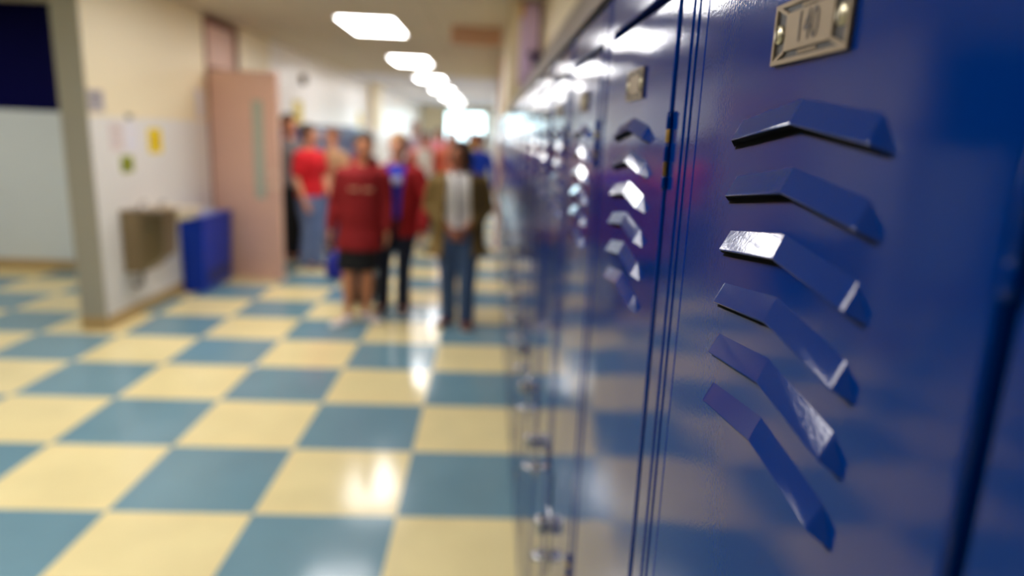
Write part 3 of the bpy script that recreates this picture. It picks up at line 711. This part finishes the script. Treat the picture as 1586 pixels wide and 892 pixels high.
    if top_name == 'hoodie':
        tube(bm, [sp(-.045, -.012, .832), sp(-.052, .030, .850), sp(0, .060, .848), sp(.052, .030, .850), sp(.045, -.012, .832)], [.018*h, .026*h, .034*h, .026*h, .018*h], 12)
    if top_name == 'jacket': tube(bm, [sp(-.040, -.020, .822), sp(-.046, .020, .842), sp(0, .046, .848), sp(.046, .020, .842), sp(.040, -.020, .822)], .014*h, 10)
    sleeves(bm, .006 if not open_front else .014, sleeve == 'long')
    cut = None; th = 0
    if open_front:
        w0, w1, _ = open_front
        def cut(co, w0=w0, w1=w1):
            zz = (co.z/h-hem)/(.82-hem); zz = min(1, max(0, zz)); cx = lx(co.z)
            return (co.y < -.012*h and abs(co.x-cx) < w1*h+(w0-w1)*h*zz and co.z < .86*h) or (co.z < hem*h-.018*h+.012)
        th = .008
    tp = remeshed(top_name, bm, top, vox, t, 2, cut, th)
    if print_:
        bm = bmesh.new(); pm, pz, pw, ph, rows = print_
        yy = -(.062*g*h+.020)-.010
        for rI in range(rows):
            x0 = -pw/2*h
            for k in range(7):
                cw = pw*h/7; z = pz*h-rI*ph*h*1.6
                box(bm, lx(z)+x0+k*cw+.002, lx(z)+x0+(k+1)*cw-.002, yy, yy+.016, z-ph*h/2, z+ph*h/2)
        obj('chest_print', bm, pm, tp)
    return t
EYE = mat('eye', (60, 44, 38), .2); LIP = mat('lip', (168, 88, 80), .5); SOLE = mat('pale sole', (200, 196, 188), .6)
HB = mat('dark brown hair', (44, 28, 18), .6, noise=.2, nscale=60); HL = mat('sandy hair', (176, 132, 82), .6, noise=.2, nscale=60); HK = mat('black hair', (24, 16, 12), .55, noise=.2, nscale=60); HR = mat('auburn hair', (120, 62, 30), .6, noise=.2, nscale=60)
RED = cloth((150, 6, 14)); DRED = cloth((138, 8, 14)); JEAN = cloth((62, 84, 118), .2); LJEAN = cloth((104, 124, 166), .2); BLK = cloth((10, 9, 12)); NAVY = cloth((22, 30, 52))
SHW = mat('white sneaker', (232, 226, 222), .5); SHB = mat('brown shoe', (92, 44, 26), .5); SHD = mat('dark shoe', (26, 28, 40), .5)
down = lambda o=.15, f_=-.01: ((o, .01, .635), (o+.012, f_-.02, .50))
downR = lambda o=.15, f_=-.01: ((-o, .01, .635), (-o-.012, f_-.02, .50))
# A girl with long dark red hoodie and black skirt
person('girl in a long dark red hoodie, black skirt, bare legs and white sneakers', -1.06, 5.63, .10, 1.60, SKIN[1], HB, DRED, BLK, SHW,
       [down(.132, -.01), downR(.134, -.01)], [(.035, .05), (-.095, -.06)], 'pony', .12, 0, .10, hem=.40, skirt=True, knee=.27, girth=1.02, top_name='hoodie', vox=.007,
       print_=(cloth((206, 150, 120)), .715, .12, .014, 1), toe=(.9, -.8))
# B
pB = person('sandy-haired person in an open dark red jacket over a blue printed shirt', -.80, 5.98, -.05, 1.60, SKIN[0], HL, RED, NAVY, SHD,
       [((.165, .0, .64), (.150, -.06, .48)), ((-.150, .03, .65), (-.13, .06, .53))], [(.055, .02), (-.13, .02)], 'short', -.10, 0, .02, open_front=(.050, .018, 1.04), inner=(cloth((16, 44, 176)), .50, 'undershirt'), hem=.45, girth=1.04, top_name='jacket', vox=.008, toe=(.1, -.2))
# C
pC = person('woman in an open olive coat over a white shirt and jeans, hands clasped in front', -.24, 5.62, .0, 1.565, SKIN[2], HK, cloth((112, 88, 40)), JEAN, SHB,
       [((.155, .02, .645), (.030, -.105, .535)), ((-.155, .02, .645), (-.030, -.105, .535))], [(.085, -.05), (-.075, .03)], 'bob', -.55, .0, .0, open_front=(.056, .078, 1.45), inner=(cloth((246, 240, 234), .04), .50, 'shirt'), hem=.405, girth=1.12, top_name='coat', vox=.0075, flare=1.12, toe=(.1, -.5))
us = [c for c in pB.children if c.name.startswith('undershirt')][0]
bm = bmesh.new(); ell(bm, (.012, -.112, 1.195), .045, .012, .030); ell(bm, (.030, -.112, 1.225), .030, .011, .016)
obj('chest_print', bm, cloth((206, 206, 226), .05), us, smooth=True)
us = [c for c in pC.children if c.name.startswith('shirt')][0]
bm = bmesh.new(); tube(bm, [(-.035, -.085, 1.30), (-.012, -.118, 1.22), (-.004, -.124, 1.10), (.002, -.118, .95), (0, -.118, .88)], [.013, .014, .013, .013, .011], 10, flat=((0, 1, 0), .55))
tube(bm, [(.04, -.075, 1.31), (.03, .0, 1.335), (-.03, .0, 1.335), (-.045, -.075, 1.30)], .016, 10)
obj('scarf', bm, cloth((104, 96, 98)), us, smooth=True)
# D
person('person in a bright red t-shirt and light jeans standing side-on by the pink door', -2.03, 7.85, 1.15, 1.65, SKIN[0], HB, cloth((206, 10, 26)), LJEAN, SHD,
       [((.140, -.01, .64), (.10, -.09, .51)), ((-.150, .0, .63), (-.145, -.06, .49))], [(.05, -.03), (-.06, .07)], 'short', .2, 0, .0, sleeve='short', hem=.49, girth=1.12, vox=.009)
# E
person('person in a grey top and black trousers half hidden behind the pink door edge', -2.40, 8.35, .5, 1.76, SKIN[1], HB, cloth((112, 104, 104)), BLK, SHD,
       [down(.15), downR(.15)], [(.05, 0), (-.06, 0)], 'short', .3, vox=.011, sleeve='long')
# J
person('person in a tan top with reddish hair behind the red t-shirt', -2.02, 8.90, -.4, 1.62, SKIN[0], HR, cloth((196, 150, 110)), JEAN, SHD,
       [down(.15), downR(.15)], [(.05, 0), (-.06, 0)], 'short', -.2, vox=.012)
# far walkers
person('person in a white vest over orange sleeves and dark trousers, far down the corridor', -1.02, 10.9, .1, 1.62, SKIN[1], HB, cloth((214, 92, 60)), cloth((50, 54, 66)), SHD,
       [down(.16), downR(.16)], [(.05, -.06), (-.06, .05)], 'short', 0, open_front=(.075, .085, 1.05), inner=(cloth((250, 244, 236), .03), .50, 'vest'), hem=.50, top_name='jacket', vox=.012, girth=1.1)
person('person in a coral shirt right behind the white vest, far down the corridor', -.70, 13.0, .2, 1.66, SKIN[0], HR, cloth((206, 116, 86)), cloth((150, 130, 120)), SHD,
       [down(.15), downR(.15)], [(.05, -.05), (-.06, .06)], 'bob', .2, vox=.014)
person('tall person in a lilac shirt far down the corridor on the left', -1.52, 14.0, -.1, 1.80, SKIN[0], HR, cloth((206, 186, 206)), JEAN, SHD,
       [down(.15), downR(.15)], [(.05, -.05), (-.06, .06)], 'short', .2, vox=.014)
person('person in a yellow shirt far down the corridor behind the olive coat', -.36, 13.6, .1, 1.66, SKIN[1], HB, cloth((226, 206, 80)), NAVY, SHD,
       [down(.15), downR(.15)], [(.05, -.05), (-.06, .06)], 'short', .1, vox=.014)
person('person in a bright blue shirt walking close to the far lockers', -.17, 10.6, -.1, 1.64, SKIN[2], HK, cloth((14, 66, 196)), cloth((166, 160, 168)), SHW,
       [down(.15), ((-.14, -.01, .65), (-.06, -.10, .62))], [(.05, -.06), (-.05, .06)], 'short', -.2, vox=.012, girth=.9)
person('person in a pink top and dark trousers at the far end of the corridor', -1.22, 16.6, .1, 1.70, SKIN[1], HK, cloth((214, 128, 140)), NAVY, SHD,
       [down(.15), downR(.15)], [(.05, -.05), (-.06, .06)], 'long', .1, vox=.016)
